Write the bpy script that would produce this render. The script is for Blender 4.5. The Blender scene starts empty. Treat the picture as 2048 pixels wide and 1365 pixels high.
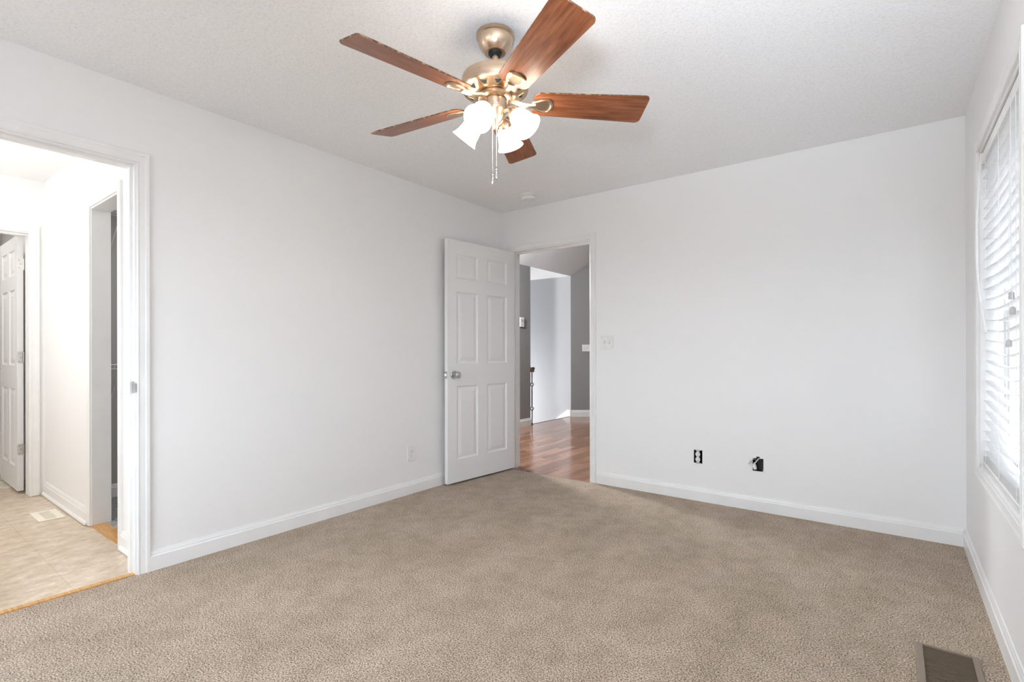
import bpy, bmesh, math, random
from mathutils import Vector, Matrix
random.seed(7)
PI = math.pi
S = bpy.context.scene
COL = S.collection
W, H, REAR = 3.341, 2.44, -4.9

# ------------------------------------------------------------------ camera, sky, exposure
cd = bpy.data.cameras.new('camera'); cam = bpy.data.objects.new('camera', cd); COL.objects.link(cam)
yaw, roll = 0.6463, -0.0019
F = Vector((-math.sin(yaw), math.cos(yaw), 0)); R = Vector((math.cos(yaw), math.sin(yaw), 0)); U = Vector((0, 0, 1))
R3 = R*math.cos(roll) + U*math.sin(roll); U3 = U*math.cos(roll) - R*math.sin(roll)
m = Matrix((R3, U3, -F)).transposed().to_4x4(); m.translation = (3.0123, -3.8256, 1.1116)
cam.matrix_world = m
cd.sensor_width = 36; cd.lens = 1010.47/2048*36; cd.shift_y = (702.96-682.5)/2048
cd.clip_start = 0.02
S.camera = cam
S.view_settings.view_transform = 'Standard'; S.view_settings.look = 'None'
S.view_settings.gamma = 1; S.view_settings.use_curve_mapping = False
S.view_settings.exposure = -0.03
S.cycles.max_bounces = 10; S.cycles.diffuse_bounces = 7; S.cycles.transparent_max_bounces = 12
S.cycles.caustics_reflective = False; S.cycles.caustics_refractive = False

LIGHT = dict(sky=13.0, ground=3.4, fan=15.5, vest=27.0, bath=7.0, stair=125.0, hall=178.0, flash=350.0)
wd = bpy.data.worlds.new('sky'); S.world = wd; wd.use_nodes = True
WN, WL = wd.node_tree.nodes, wd.node_tree.links
bg = WN['Background']
tc_ = WN.new('ShaderNodeTexCoord'); sx_ = WN.new('ShaderNodeSeparateXYZ'); mr_ = WN.new('ShaderNodeMapRange'); mx_ = WN.new('ShaderNodeMix'); mx_.data_type = 'RGBA'
mr_.inputs['From Min'].default_value = -.06; mr_.inputs['From Max'].default_value = .06
mx_.inputs[6].default_value = tuple(LIGHT['ground']*c for c in (.98, .98, .98)) + (1,)     # sunlit ground outside
mx_.inputs[7].default_value = tuple(LIGHT['sky']*c for c in (.84, .945, 1.06)) + (1,)       # bright sky
WL.new(tc_.outputs['Generated'], sx_.inputs[0]); WL.new(sx_.outputs['Z'], mr_.inputs['Value']); WL.new(mr_.outputs['Result'], mx_.inputs[0]); WL.new(mx_.outputs[2], bg.inputs['Color'])
bg.inputs['Strength'].default_value = 1.0

def area(name, loc, rot, sx, sy, power, color=(1, 1, 1), portal=False):
    l = bpy.data.lights.new(name, 'AREA'); l.shape = 'RECTANGLE'; l.size = sx; l.size_y = sy
    l.energy = power; l.color = color
    if portal: l.cycles.is_portal = True
    o = bpy.data.objects.new(name, l); COL.objects.link(o); o.location = loc; o.rotation_euler = rot
    return o
# sky portals at the window openings; the rear window is added for fill light
area('window_daylight', (W+.20, -1.05, 1.31), (0, math.radians(90), 0), 1.5, 1.0, 0, portal=True)
area('rear_fill_daylight', (1.25, REAR-.2, 1.4), (math.radians(90), 0, 0), 1.8, 1.4, 0, portal=True)
# unseen lamps added for bath hall, bathroom, closet and hall; stair entry daylight
vl_ = bpy.data.lights.new('bath_hall_lamp', 'POINT'); vl_.energy = LIGHT['vest']*1.2; vl_.color = (1, .985, .965); vl_.shadow_soft_size = .2  # unseen lamp, set to light the bath hall evenly
vo = bpy.data.objects.new('bath_hall_lamp', vl_); COL.objects.link(vo); vo.location = (-1.3, -4.15, 1.8)
area('bathroom_fill', (-3.0, -3.6, 2.40), (0, 0, 0), .4, .4, LIGHT['bath'], (1, .97, .93))  # added out of view to brighten the bathroom
area('closet_fill', (-.75, -1.9, 2.40), (0, 0, 0), .3, .3, LIGHT['vest']*.36, (1, .98, .96))  # added lamp, keeps the closet from going black
fl = bpy.data.lights.new('bounce_flash', 'SPOT'); fl.energy = LIGHT['flash']; fl.color = (.88, .95, 1.04); fl.spot_size = math.radians(88); fl.spot_blend = 1.0; fl.shadow_soft_size = .12
fo = bpy.data.objects.new('bounce_flash', fl); COL.objects.link(fo); fo.location = (2.95, -4.05, 1.45)      # the photographer's flash, turned up to the ceiling
fo.rotation_euler = (Vector((2.85, -3.15, 2.44))-fo.location).to_track_quat('-Z', 'Y').to_euler()
area('stair_entry_daylight', (-3.9, 2.95, .1), (0, math.radians(-90), 0), 1.0, .8, LIGHT['stair'], (.92, .96, 1.0))
hl = bpy.data.lights.new('hall_fill', 'POINT'); hl.energy = LIGHT['hall']; hl.color = (.96, .99, 1.0); hl.shadow_soft_size = .12  # unseen lamp added to brighten the hall
ho = bpy.data.objects.new('hall_fill', hl); COL.objects.link(ho); ho.location = (-.9, .62, 2.0)

# ------------------------------------------------------------------ materials
def mat(name, color=(.8, .8, .8), rough=.5, metal=0, **k):
    mt = bpy.data.materials.new(name); mt.use_nodes = True
    b = mt.node_tree.nodes['Principled BSDF']
    b.inputs['Base Color'].default_value = (*color, 1); b.inputs['Roughness'].default_value = rough
    b.inputs['Metallic'].default_value = metal
    for kk, v in k.items(): b.inputs[kk.replace('_', ' ')].default_value = v
    return mt
def nodes(mt): return mt.node_tree.nodes, mt.node_tree.links, mt.node_tree.nodes['Principled BSDF']
def coords(mt, scale=(1, 1, 1)):
    N, L, b = nodes(mt)
    t = N.new('ShaderNodeTexCoord'); mp = N.new('ShaderNodeMapping'); mp.inputs['Scale'].default_value = scale
    L.new(t.outputs['Object'], mp.inputs['Vector']); return mp.outputs['Vector']
def noise(mt, vec, scale, detail=3, rough=.5):
    N, L, b = nodes(mt); n = N.new('ShaderNodeTexNoise')
    n.inputs['Scale'].default_value = scale; n.inputs['Detail'].default_value = detail; n.inputs['Roughness'].default_value = rough
    L.new(vec, n.inputs['Vector']); return n.outputs['Fac']
def ramp(mt, fac, stops):
    N, L, b = nodes(mt); r = N.new('ShaderNodeValToRGB'); e = r.color_ramp.elements
    while len(e) < len(stops): e.new(.5)
    for i, (p, c) in enumerate(stops): e[i].position = p; e[i].color = (*c, 1)
    L.new(fac, r.inputs['Fac']); return r.outputs['Color']
def mixc(mt, fac, a, b_, mode='MIX'):
    N, L, b = nodes(mt); x = N.new('ShaderNodeMix'); x.data_type = 'RGBA'; x.blend_type = mode
    if isinstance(fac, (int, float)): x.inputs[0].default_value = fac
    else: L.new(fac, x.inputs[0])
    for s, v in ((6, a), (7, b_)):
        if isinstance(v, tuple): x.inputs[s].default_value = (*v, 1)
        else: L.new(v, x.inputs[s])
    return x.outputs[2]
def bump(mt, h, strength, dist):
    N, L, b = nodes(mt); n = N.new('ShaderNodeBump'); n.inputs['Strength'].default_value = strength
    n.inputs['Distance'].default_value = dist; L.new(h, n.inputs['Height']); L.new(n.outputs['Normal'], b.inputs['Normal'])
def setc(mt, c): N, L, b = nodes(mt); L.new(c, b.inputs['Base Color'])

WALL = mat('wall paint', (.84, .84, .84), .55)
v = coords(WALL); bump(WALL, noise(WALL, v, 260, 2), .06, .001)
TRIM = mat('trim paint', (.83, .83, .825), .32)
v = coords(TRIM); setc(TRIM, ramp(TRIM, noise(TRIM, v, 7, 4), [(.3, (.80, .80, .795)), (.6, (.835, .835, .83))]))
DOORP = mat('door paint', (.80, .80, .80), .38)
v = coords(DOORP, (30, 30, 1.5)); bump(DOORP, noise(DOORP, v, 6, 3), .05, .001)
CEIL = mat('popcorn ceiling', (.76, .76, .755), .9)
v = coords(CEIL); n1 = noise(CEIL, v, 95, 4, .65)
setc(CEIL, ramp(CEIL, n1, [(.35, (.815, .82, .83)), (.46, (.885, .89, .90)), (.58, (.905, .91, .92)), (.69, (.93, .935, .945))]))
bump(CEIL, ramp(CEIL, n1, [(.35, (0, 0, 0)), (.7, (1, 1, 1))]), .22, .004)
GREY = mat('grey hall paint', (.27, .263, .258), .6)
v = coords(GREY); bump(GREY, noise(GREY, v, 240, 2), .05, .001)
CLOSETP = mat('closet grey paint', (.42, .41, .395), .6)
v = coords(CLOSETP); bump(CLOSETP, noise(CLOSETP, v, 240, 2), .05, .001)
SIDING = mat('grey blocker siding', (.22, .222, .226), .7)  # for the added wall outside the window
v = coords(SIDING, (0, 0, 1)); N, L, b = nodes(SIDING); wv = N.new('ShaderNodeTexWave'); wv.wave_profile = 'SAW'; wv.bands_direction = 'Z'; wv.inputs['Scale'].default_value = 1.6; L.new(v, wv.inputs['Vector']); bump(SIDING, wv.outputs['Fac'], .4, .02)
BLUEG = mat('lit stair paint', (.45, .455, .465), .6)  # hall grey made paler, the stairwell's light put into the colour
v = coords(BLUEG); bump(BLUEG, noise(BLUEG, v, 240, 2), .05, .001)
HALLC = mat('hall ceiling paint', (.62, .615, .615), .8)
v = coords(HALLC); bump(HALLC, noise(HALLC, v, 90, 3), .2, .004)

CARPET = mat('beige carpet', (.4, .3, .22), .95)
v = coords(CARPET)
fine = noise(CARPET, v, 175, 3, .7); mid = noise(CARPET, v, 11, 4, .6)
c1 = ramp(CARPET, fine, [(.37, (.085, .06, .044)), (.455, (.345, .275, .216)), (.54, (.535, .443, .357)), (.64, (.82, .71, .59))])
c1 = mixc(CARPET, 1.0, c1, ramp(CARPET, mid, [(.36, (.88, .87, .86)), (.52, (.975, .97, .97)), (.66, (1.03, 1.03, 1.03))]), 'MULTIPLY')
big = noise(CARPET, coords(CARPET, (1.6, .9, 1)), 2.6, 4, .6)
c1 = mixc(CARPET, 1.0, c1, ramp(CARPET, big, [(.36, (.96, .925, .87)), (.64, (1.12, 1.10, 1.08))]), 'MULTIPLY')
setc(CARPET, c1); bump(CARPET, fine, .9, .008)
CLOSETC = mat('grey closet carpet', (.32, .32, .33), .95)
v = coords(CLOSETC); f2 = noise(CLOSETC, v, 150, 2); setc(CLOSETC, ramp(CLOSETC, f2, [(.35, (.14, .14, .15)), (.65, (.48, .48, .5))])); bump(CLOSETC, f2, .8, .006)

LAM = mat('wood laminate', (.3, .14, .08), .13)
N, L, b = nodes(LAM)
t = N.new('ShaderNodeTexCoord'); mp = N.new('ShaderNodeMapping'); mp.inputs['Rotation'].default_value = (0, 0, PI/2); L.new(t.outputs['Object'], mp.inputs['Vector'])
br = N.new('ShaderNodeTexBrick'); br.offset = .37; br.squash = 1
br.inputs['Scale'].default_value = 1; br.inputs['Brick Width'].default_value = .55; br.inputs['Row Height'].default_value = .075
br.inputs['Mortar Size'].default_value = .0006; br.inputs['Color1'].default_value = (.37, .195, .125, 1)
br.inputs['Color2'].default_value = (.19, .085, .05, 1); br.inputs['Mortar'].default_value = (.12, .05, .03, 1); br.inputs['Bias'].default_value = -.1
L.new(mp.outputs['Vector'], br.inputs['Vector'])
g = noise(LAM, coords(LAM, (30, 2.5, 30)), 1.6, 4, .6)
setc(LAM, mixc(LAM, 1.0, br.outputs['Color'], ramp(LAM, g, [(.3, (.8, .78, .76)), (.7, (1.15, 1.15, 1.15))]), 'MULTIPLY'))

TILE = mat('travertine vinyl', (.6, .5, .37), .28)
v = coords(TILE, (3.4, 2.2, 1)); g1 = noise(TILE, v, 4.5, 9, .78)
ct = ramp(TILE, g1, [(.34, (.44, .33, .22)), (.46, (.56, .455, .34)), (.56, (.65, .55, .43)), (.66, (.76, .69, .59))])
N, L, b = nodes(TILE)
br = N.new('ShaderNodeTexBrick'); br.offset = 0; br.squash = 1
br.inputs['Scale'].default_value = 1; br.inputs['Brick Width'].default_value = .306; br.inputs['Row Height'].default_value = .306
br.inputs['Mortar Size'].default_value = .0022; br.inputs['Mortar Smooth'].default_value = .3
br.inputs['Color1'].default_value = (1, 1, 1, 1); br.inputs['Color2'].default_value = (.95, .93, .9, 1); br.inputs['Mortar'].default_value = (.84, .77, .68, 1)
mp = N.new('ShaderNodeMapping'); mp.inputs['Location'].default_value = (.1, 3.173-.306*10, 0)
t = N.new('ShaderNodeTexCoord'); L.new(t.outputs['Object'], mp.inputs['Vector']); L.new(mp.outputs['Vector'], br.inputs['Vector'])
setc(TILE, mixc(TILE, 1.0, ct, br.outputs['Color'], 'MULTIPLY'))

BRASS = mat('antique brushed bronze', (.60, .44, .29), .3, 1)
v = coords(BRASS, (1, 1, 60)); setc(BRASS, ramp(BRASS, noise(BRASS, v, 3, 3), [(.3, (.54, .405, .285)), (.7, (.67, .52, .39))]))
WOOD = mat('cherry fan blade', (.3, .1, .04), .3)
v = coords(WOOD, (2.2, 26, 26)); gw = noise(WOOD, v, 2.4, 5, .6)
cw = ramp(WOOD, gw, [(.3, (.115, .032, .012)), (.5, (.235, .075, .03)), (.72, (.36, .135, .06))])
v2 = coords(WOOD, (5, 90, 90)); sc = noise(WOOD, v2, 3, 2)
setc(WOOD, mixc(WOOD, ramp(WOOD, sc, [(.68, (0, 0, 0)), (.8, (.35, .35, .35))]), cw, (.55, .36, .24)))
WOODEDGE = mat('worn blade edge', (.15, .075, .04), .6)
v = coords(WOODEDGE); setc(WOODEDGE, ramp(WOODEDGE, noise(WOODEDGE, v, 45, 4, .7), [(.48, (.11, .05, .025)), (.6, (.42, .29, .19))]))
OAK = mat('orange oak strip', (.58, .31, .1), .35)
v = coords(OAK, (3, 40, 40)); setc(OAK, ramp(OAK, noise(OAK, v, 3, 4), [(.3, (.47, .23, .07)), (.7, (.66, .38, .14))]))
WALNUT = mat('dark handrail wood', (.10, .05, .035), .35)
v = coords(WALNUT, (3, 40, 40)); setc(WALNUT, ramp(WALNUT, noise(WALNUT, v, 3, 4), [(.3, (.06, .03, .02)), (.7, (.14, .075, .05))]))
CHROME = mat('satin chrome', (.62, .61, .60), .18, 1)
NICKEL = mat('brushed steel', (.55, .54, .53), .38, 1)
IRON = mat('black iron', (.012, .012, .012), .45, .6)
PLAST = mat('white plastic', (.80, .80, .785), .3)
SLOT = mat('dark slot', (.02, .02, .02), .6)
BLACKP = mat('black box plastic', (.012, .012, .014), .5)
REG = mat('brown register', (.25, .195, .15), .45)
REGD = mat('brown register louver', (.15, .108, .078), .5)
DUCT = mat('dark duct', (.025, .018, .012), .9)
BLIND = mat('white blind vinyl', (.86, .86, .86), .4)
BLIND.node_tree.nodes['Principled BSDF'].inputs['Transmission Weight'].default_value = 0
TASS = mat('grey tassel', (.52, .52, .51), .5)
CORD = mat('white cord', (.85, .85, .85), .7)
TUB = mat('tub acrylic', (.82, .82, .82), .15)
SURR = mat('tub surround', (.66, .62, .60), .3)
ALMOND = mat('almond register', (.82, .77, .66), .4)
ALMONDD = mat('almond register shadow', (.40, .35, .27), .6)
COPPER = mat('white coax', (.75, .75, .73), .4)
VINYL = mat('window vinyl', (.82, .82, .82), .3)
for mt in (CHROME, NICKEL, IRON, PLAST, BLACKP, REG, REGD, BLIND, TASS, TUB, SURR, ALMOND, VINYL):
    v = coords(mt); N, L, b = nodes(mt); c = tuple(b.inputs['Base Color'].default_value)[:3]
    setc(mt, ramp(mt, noise(mt, v, 30, 3), [(.3, tuple(x*.95 for x in c)), (.7, tuple(min(1, x*1.04) for x in c))]))
GLASS = bpy.data.materials.new('window glass'); GLASS.use_nodes = True
N, L = GLASS.node_tree.nodes, GLASS.node_tree.links; N.clear()
o_ = N.new('ShaderNodeOutputMaterial'); mx = N.new('ShaderNodeMixShader'); tr = N.new('ShaderNodeBsdfTransparent'); gl = N.new('ShaderNodeBsdfGlossy')
gl.inputs['Roughness'].default_value = .02; mx.inputs[0].default_value = .06
L.new(tr.outputs[0], mx.inputs[1]); L.new(gl.outputs[0], mx.inputs[2]); L.new(mx.outputs[0], o_.inputs[0])
SHADE = mat('frosted lit glass', (.9, .86, .8), .35)
bs = SHADE.node_tree.nodes['Principled BSDF']; bs.inputs['Emission Color'].default_value = (1, .90, .74, 1); bs.inputs['Emission Strength'].default_value = LIGHT['fan']
BULB = mat('lit bulb', (1, 1, 1), .3)
bs = BULB.node_tree.nodes['Principled BSDF']; bs.inputs['Emission Color'].default_value = (1, .90, .74, 1); bs.inputs['Emission Strength'].default_value = LIGHT['fan']*3

# ------------------------------------------------------------------ mesh helpers
class MB:
    def __init__(s): s.v = []; s.f = []; s.mi = []
    def add(s, vs, fs, mi=0):
        o = len(s.v); s.v += [tuple(p) for p in vs]
        for f in fs: s.f.append([i+o for i in f]); s.mi.append(mi)
        return s
    def box(s, x0, y0, z0, x1, y1, z1, mi=0):
        x0, x1 = sorted((x0, x1)); y0, y1 = sorted((y0, y1)); z0, z1 = sorted((z0, z1))
        vs = [(x, y, z) for z in (z0, z1) for y in (y0, y1) for x in (x0, x1)]
        return s.add(vs, [(0, 2, 3, 1), (4, 5, 7, 6), (0, 1, 5, 4), (2, 6, 7, 3), (0, 4, 6, 2), (1, 3, 7, 5)], mi)
    def lathe(s, prof, n=32, M=None, mi=0, cap=True):
        vs = []; fs = []
        for r, z in prof:
            for k in range(n):
                a = 2*PI*k/n; p = Vector((r*math.cos(a), r*math.sin(a), z)); vs.append(M @ p if M else p)
        for i in range(len(prof)-1):
            for k in range(n): fs.append((i*n+k, i*n+(k+1) % n, (i+1)*n+(k+1) % n, (i+1)*n+k))
        if cap:
            if prof[0][0] > 1e-6: fs.append(tuple(range(n-1, -1, -1)))
            if prof[-1][0] > 1e-6: fs.append(tuple((len(prof)-1)*n+k for k in range(n)))
        return s.add(vs, fs, mi)
    def tube(s, pts, r, n=8, mi=0):
        pts = [Vector(p) for p in pts]; vs = []; fs = []
        rs = r if isinstance(r, (list, tuple)) else [r]*len(pts)
        for i, p in enumerate(pts):
            d = (pts[min(i+1, len(pts)-1)]-pts[max(i-1, 0)]).normalized()
            a = Vector((0, 0, 1)) if abs(d.z) < .9 else Vector((1, 0, 0))
            x = d.cross(a).normalized(); y = x.cross(d).normalized()
            for k in range(n):
                t = 2*PI*k/n; vs.append(p + (x*math.cos(t)+y*math.sin(t))*rs[i])
        for i in range(len(pts)-1):
            for k in range(n): fs.append((i*n+k, i*n+(k+1) % n, (i+1)*n+(k+1) % n, (i+1)*n+k))
        fs += [tuple(range(n-1, -1, -1)), tuple((len(pts)-1)*n+k for k in range(n))]
        return s.add(vs, fs, mi)
    def prism(s, outline, z0, z1, fn=None, mi=0, mi_side=None):
        n = len(outline); vs = [(x, y, z0) for x, y in outline]+[(x, y, z1) for x, y in outline]
        if fn: vs = [fn(*p) for p in vs]
        s.add(vs, [tuple(range(n-1, -1, -1)), tuple(range(n, 2*n))], mi)
        o = len(s.v)-2*n
        for i in range(n): s.f.append([o+i, o+(i+1) % n, o+n+(i+1) % n, o+n+i]); s.mi.append(mi if mi_side is None else mi_side)
        return s
    def sweep(s, prof, frames, mi=0):   # prof: list of (a,b); frames: functions (a,b)->point
        n = len(prof); vs = []; fs = []
        for fr in frames: vs += [fr(a, b) for a, b in prof]
        for i in range(len(frames)-1):
            for k in range(n): fs.append((i*n+k, i*n+(k+1) % n, (i+1)*n+(k+1) % n, (i+1)*n+k))
        fs += [tuple(range(n-1, -1, -1)), tuple((len(frames)-1)*n+k for k in range(n))]
        return s.add(vs, fs, mi)
    def build(s, name, mats, parent=None, smooth=False, bevel=0, seg=2, angle=35):
        me = bpy.data.meshes.new(name); me.from_pydata([tuple(p) for p in s.v], [], s.f)
        for mt in (mats if isinstance(mats, (list, tuple)) else [mats]): me.materials.append(mt)
        me.polygons.foreach_set('material_index', s.mi)
        bm = bmesh.new(); bm.from_mesh(me); bmesh.ops.recalc_face_normals(bm, faces=bm.faces); bm.to_mesh(me); bm.free()
        if smooth: me.shade_smooth(); me.set_sharp_from_angle(angle=math.radians(angle))
        o = bpy.data.objects.new(name, me); COL.objects.link(o)
        if parent: o.parent = parent
        if bevel:
            md = o.modifiers.new('bevel', 'BEVEL'); md.width = bevel; md.segments = seg; md.limit_method = 'ANGLE'; md.angle_limit = math.radians(40)
        return o
def box(name, mt, *a, parent=None, bevel=0): return MB().box(*a).build(name, mt, parent, bevel=bevel)
def tag(o, label, cat, group=None, kind=None):
    o['label'] = label; o['category'] = cat
    if group: o['group'] = group
    if kind: o['kind'] = kind
    return o
def struct(o, label, cat): return tag(o, label, cat, kind='structure')
def thing(name, label, cat, loc=(0, 0, 0), rz=0, group=None, kind=None):
    o = bpy.data.objects.new(name, None); COL.objects.link(o); o.empty_display_size = .05
    o.location = loc; o.rotation_euler = (0, 0, rz); return tag(o, label, cat, group, kind)

# ------------------------------------------------------------------ room shell
DB0, DB1, DBH = -3.72, -2.945, 2.052      # bath opening in the left wall (y range, head)
DH0, DH1, DHH = .127, .957, 2.052         # hall opening in the back wall (x range, head)
WY0, WY1, WZ0, WZ1 = -1.593, -.567, .562, 2.052   # window opening
fc = MB().box(0, REAR, -.08, W, -.028, 0); fc.box(0, -.028, -.08, DH0+.003, .03, 0); fc.box(DH1-.003, -.028, -.08, W, .03, 0)
struct(fc.build('floor', CARPET), 'beige speckled wall-to-wall carpet of the bedroom', 'carpet')
struct(box('ceiling', CEIL, -.12, REAR-.12, H, W+.14, .12, H+.1), 'white popcorn-textured bedroom ceiling', 'ceiling')
w = MB(); w.box(-.115, REAR, -.08, 0, DB0, H); w.box(-.115, DB1, -.08, 0, 0, H); w.box(-.115, DB0, DBH, 0, DB1, H)
struct(w.build('wall_left', WALL), 'plain white wall left of the open panel door', 'wall')
def holed(mb, x0, x1, z0, z1, y0, y1, holes):     # a wall slab with rectangular openings
    xs = sorted({x0, x1, *[h[i] for h in holes for i in (0, 1)]}); zs = sorted({z0, z1, *[h[i] for h in holes for i in (2, 3)]})
    for xa, xb in zip(xs, xs[1:]):
        run = None
        for za, zb in zip(zs, zs[1:]):
            solid = not any(h[0] <= xa and xb <= h[1] and h[2] <= za and zb <= h[3] for h in holes)
            if solid: run = (run[0], zb) if run else (za, zb)
            if run and (not solid or zb == zs[-1]): mb.box(xa, y0, run[0], xb, y1, run[1]); run = None
    return mb
OUTLET_HOLE = (1.824, 1.886, .277, .375)
CABLE_HOLE = (2.228, 2.297, .275, .364); NOTCH = (2.251, 2.274, .364, .376)
w = holed(MB(), -.115, W+.14, -.08, H, 0, .06, [(DH0, DH1, -.08, DHH), OUTLET_HOLE, CABLE_HOLE, NOTCH])
struct(w.build('wall_back', WALL), 'plain white wall with the bare outlet and cable box', 'wall')
w = MB(); w.box(W, REAR, -.08, W+.14, WY0, H); w.box(W, WY1, -.08, W+.14, 0, H); w.box(W, WY0, -.08, W+.14, WY1, WZ0); w.box(W, WY0, WZ1, W+.14, WY1, H)
struct(w.build('wall_right', WALL), 'white wall around the window with white blinds', 'wall')
RX0, RX1, RZ0, RZ1 = .35, 2.15, .7, 2.1  # opening of the unseen window added to fill the room with light
w = MB(); w.box(-.115, REAR-.12, -.08, RX0, REAR, H); w.box(RX1, REAR-.12, -.08, W+.14, REAR, H); w.box(RX0, REAR-.12, -.08, RX1, REAR, RZ0); w.box(RX0, REAR-.12, RZ1, RX1, REAR, H)
struct(w.build('wall_rear', WALL), 'white wall behind the camera with an added window for fill light', 'wall')
f = MB(); xm = (RX0+RX1)/2
for x0, z0, x1, z1 in ((RX0, RZ0, RX0+.05, RZ1), (RX1-.05, RZ0, RX1, RZ1), (RX0+.05, RZ0, RX1-.05, RZ0+.05), (RX0+.05, RZ1-.05, RX1-.05, RZ1), (xm-.025, RZ0+.05, xm+.025, RZ1-.05)): f.box(x0, REAR-.1, z0, x1, REAR-.05, z1)
wr = f.build('window_fill', VINYL); struct(wr, 'added white-framed window in the wall behind the camera, lets in fill light', 'window')
for x0, x1 in ((RX0+.05, xm-.025), (xm+.025, RX1-.05)): box('pane', GLASS, x0, REAR-.08, RZ0+.05, x1, REAR-.075, RZ1-.05, parent=wr)

BASE = [(0, 0), (.0135, 0), (.0135, .070), (.0125, .074), (.0095, .077), (.009, .083), (.0075, .089), (.005, .094), (.0045, .099), (0, .1)]
def base(name, runs, label, prof=BASE, mt=TRIM):   # runs: (p0, p1, outward)
    mb = MB()
    for p0, p1, o in runs:
        p0 = Vector(p0); p1 = Vector(p1); o = Vector(o)
        mb.sweep(prof, [lambda a, b, p=p: p+o*a+Vector((0, 0, b)) for p in (p0, p1)])
    return struct(mb.build(name, mt), label, 'baseboard')
base('baseboard_left', [((0, DB1+.055, 0), (0, 0, 0), (1, 0, 0)), ((0, REAR, 0), (0, DB0-.055, 0), (1, 0, 0))], 'white baseboard along the left wall to the open door')
base('baseboard_back', [((DH1+.055+.005, 0, 0), (W-.0135, 0, 0), (0, -1, 0))], 'white baseboard under the bare outlet and cable box')
base('baseboard_right', [((W, REAR, 0), (W, 0, 0), (-1, 0, 0))], 'white baseboard below the window on the right')

CAS = [(.004, 0), (.004, .010), (.007, .0125), (.012, .0118), (.0135, .0106), (.036, .0118), (.040, .0138), (.044, .0145), (.055, .0145), (.057, .012), (.057, 0)]
def casing(mb, u0, u1, v0, v1, fn, full=False):
    P = [lambda a, h: fn(u0-a, v0, h), lambda a, h: fn(u0-a, v1+a, h), lambda a, h: fn(u1+a, v1+a, h), lambda a, h: fn(u1+a, v0, h)]
    if full:
        P = [lambda a, h: fn(u0-a, v0-a, h), P[1], P[2], lambda a, h: fn(u1+a, v0-a, h), lambda a, h: fn(u0-a, v0-a, h)]
    return mb.sweep(CAS, P)
# bath door trim: casing both sides, jamb, stop, strike
t = MB(); casing(t, DB0, DB1, 0, DBH, lambda u, v, h: (h, u, v)); casing(t, DB0, DB1, 0, DBH, lambda u, v, h: (-.115-h, u, v))
tb = struct(t.build('trim_1', TRIM), 'white door casing and jamb of the opening to the bath hall', 'door frame')
j = MB(); j.box(-.115, DB1-.004, 0, 0, DB1, DBH-.004); j.box(-.115, DB0, 0, 0, DB0+.004, DBH-.004); j.box(-.115, DB0, DBH-.004, 0, DB1, DBH)
for y0, y1 in ((DB1-.016, DB1-.004), (DB0+.004, DB0+.016)): j.box(-.066, y0, 0, -.032, y1, DBH-.016)
j.box(-.066, DB0+.004, DBH-.016, -.032, DB1-.004, DBH-.004)
j.build('jamb', TRIM, tb)
st = MB(); st.prism([(-.030, .905), (-.004, .905), (.008, .915), (.008, .955), (-.004, .965), (-.030, .965)], DB1-.0065, DB1-.004, fn=lambda x, z, y: (x, y, z))
sp = st.build('strike_plate', CHROME, tb, bevel=.001); sp['label'] = 'chrome strike plate'
# hall door trim
t = MB(); casing(t, DH0, DH1, 0, DHH, lambda u, v, h: (u, -h, v))
th = struct(t.build('trim_2', TRIM), 'white door casing and jamb around the hall doorway', 'door frame')
j = MB(); j.box(DH0, 0, 0, DH0+.004, .12, DHH-.004); j.box(DH1-.004, 0, 0, DH1, .12, DHH-.004); j.box(DH0, 0, DHH-.004, DH1, .12, DHH)
for x0, x1 in ((DH1-.016, DH1-.004), (DH0+.004, DH0+.016)): j.box(x0, .04, 0, x1, .075, DHH-.016)
j.box(DH0+.004, .04, DHH-.016, DH1-.004, .075, DHH-.004)
j.build('jamb', TRIM, th)
sp = MB().box(DH1-.0065, .012, .89, DH1-.004, .036, .95).build('strike_plate', NICKEL, th); sp['label'] = 'steel strike plate'
struct(box('trim_3', OAK, -.036, DB0+.004, -.004, -.001, DB1-.004, .005), 'orange oak strip between carpet and bath hall tile', 'threshold')

# ------------------------------------------------------------------ window with sashes
fn = lambda u, v, h: (W-h, u, v)
t = casing(MB(), WY0, WY1, WZ0, WZ1, fn, full=True)
win = struct(t.build('window_1', TRIM), 'white double-hung window with moulded casing, behind blinds', 'window')
j = MB(); j.box(W, WY0, WZ0, W+.09, WY0+.012, WZ1); j.box(W, WY1-.012, WZ0, W+.09, WY1, WZ1); j.box(W, WY0, WZ1-.012, W+.09, WY1, WZ1); j.box(W, WY0, WZ0, W+.09, WY1, WZ0+.012)
j.build('jamb', TRIM, win)
def ring(mb, x0, x1, y0, y1, z0, z1, t): mb.box(x0, y0, z0, x1, y0+t, z1); mb.box(x0, y1-t, z0, x1, y1, z1); mb.box(x0, y0+t, z0, x1, y1-t, z0+t); mb.box(x0, y0+t, z1-t, x1, y1-t, z1)
j = MB(); ring(j, W+.085, W+.135, WY0+.012, WY1-.012, WZ0+.012, WZ1-.012, .03); j.build('window_frame', VINYL, win, bevel=.002)
for (za, zb, xo) in ((WZ0+.042, 1.325, .092), (1.285, WZ1-.042, .112)):
    j = MB(); ring(j, W+xo, W+xo+.018, WY0+.042, WY1-.042, za, zb, .038); sa = j.build('sash', VINYL, win, bevel=.002)
    box('pane', GLASS, W+xo+.008, WY0+.08, za+.038, W+xo+.011, WY1-.08, zb-.038, parent=sa)

struct(box('wall_sky_blocker', SIDING, W+2.4, -7.5, -1, W+2.6, 6, 5.0), 'added grey sided wall outside the window, shades the blinds from the sky', 'wall')  # added wall, cuts sky light so the blinds keep their detail

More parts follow.
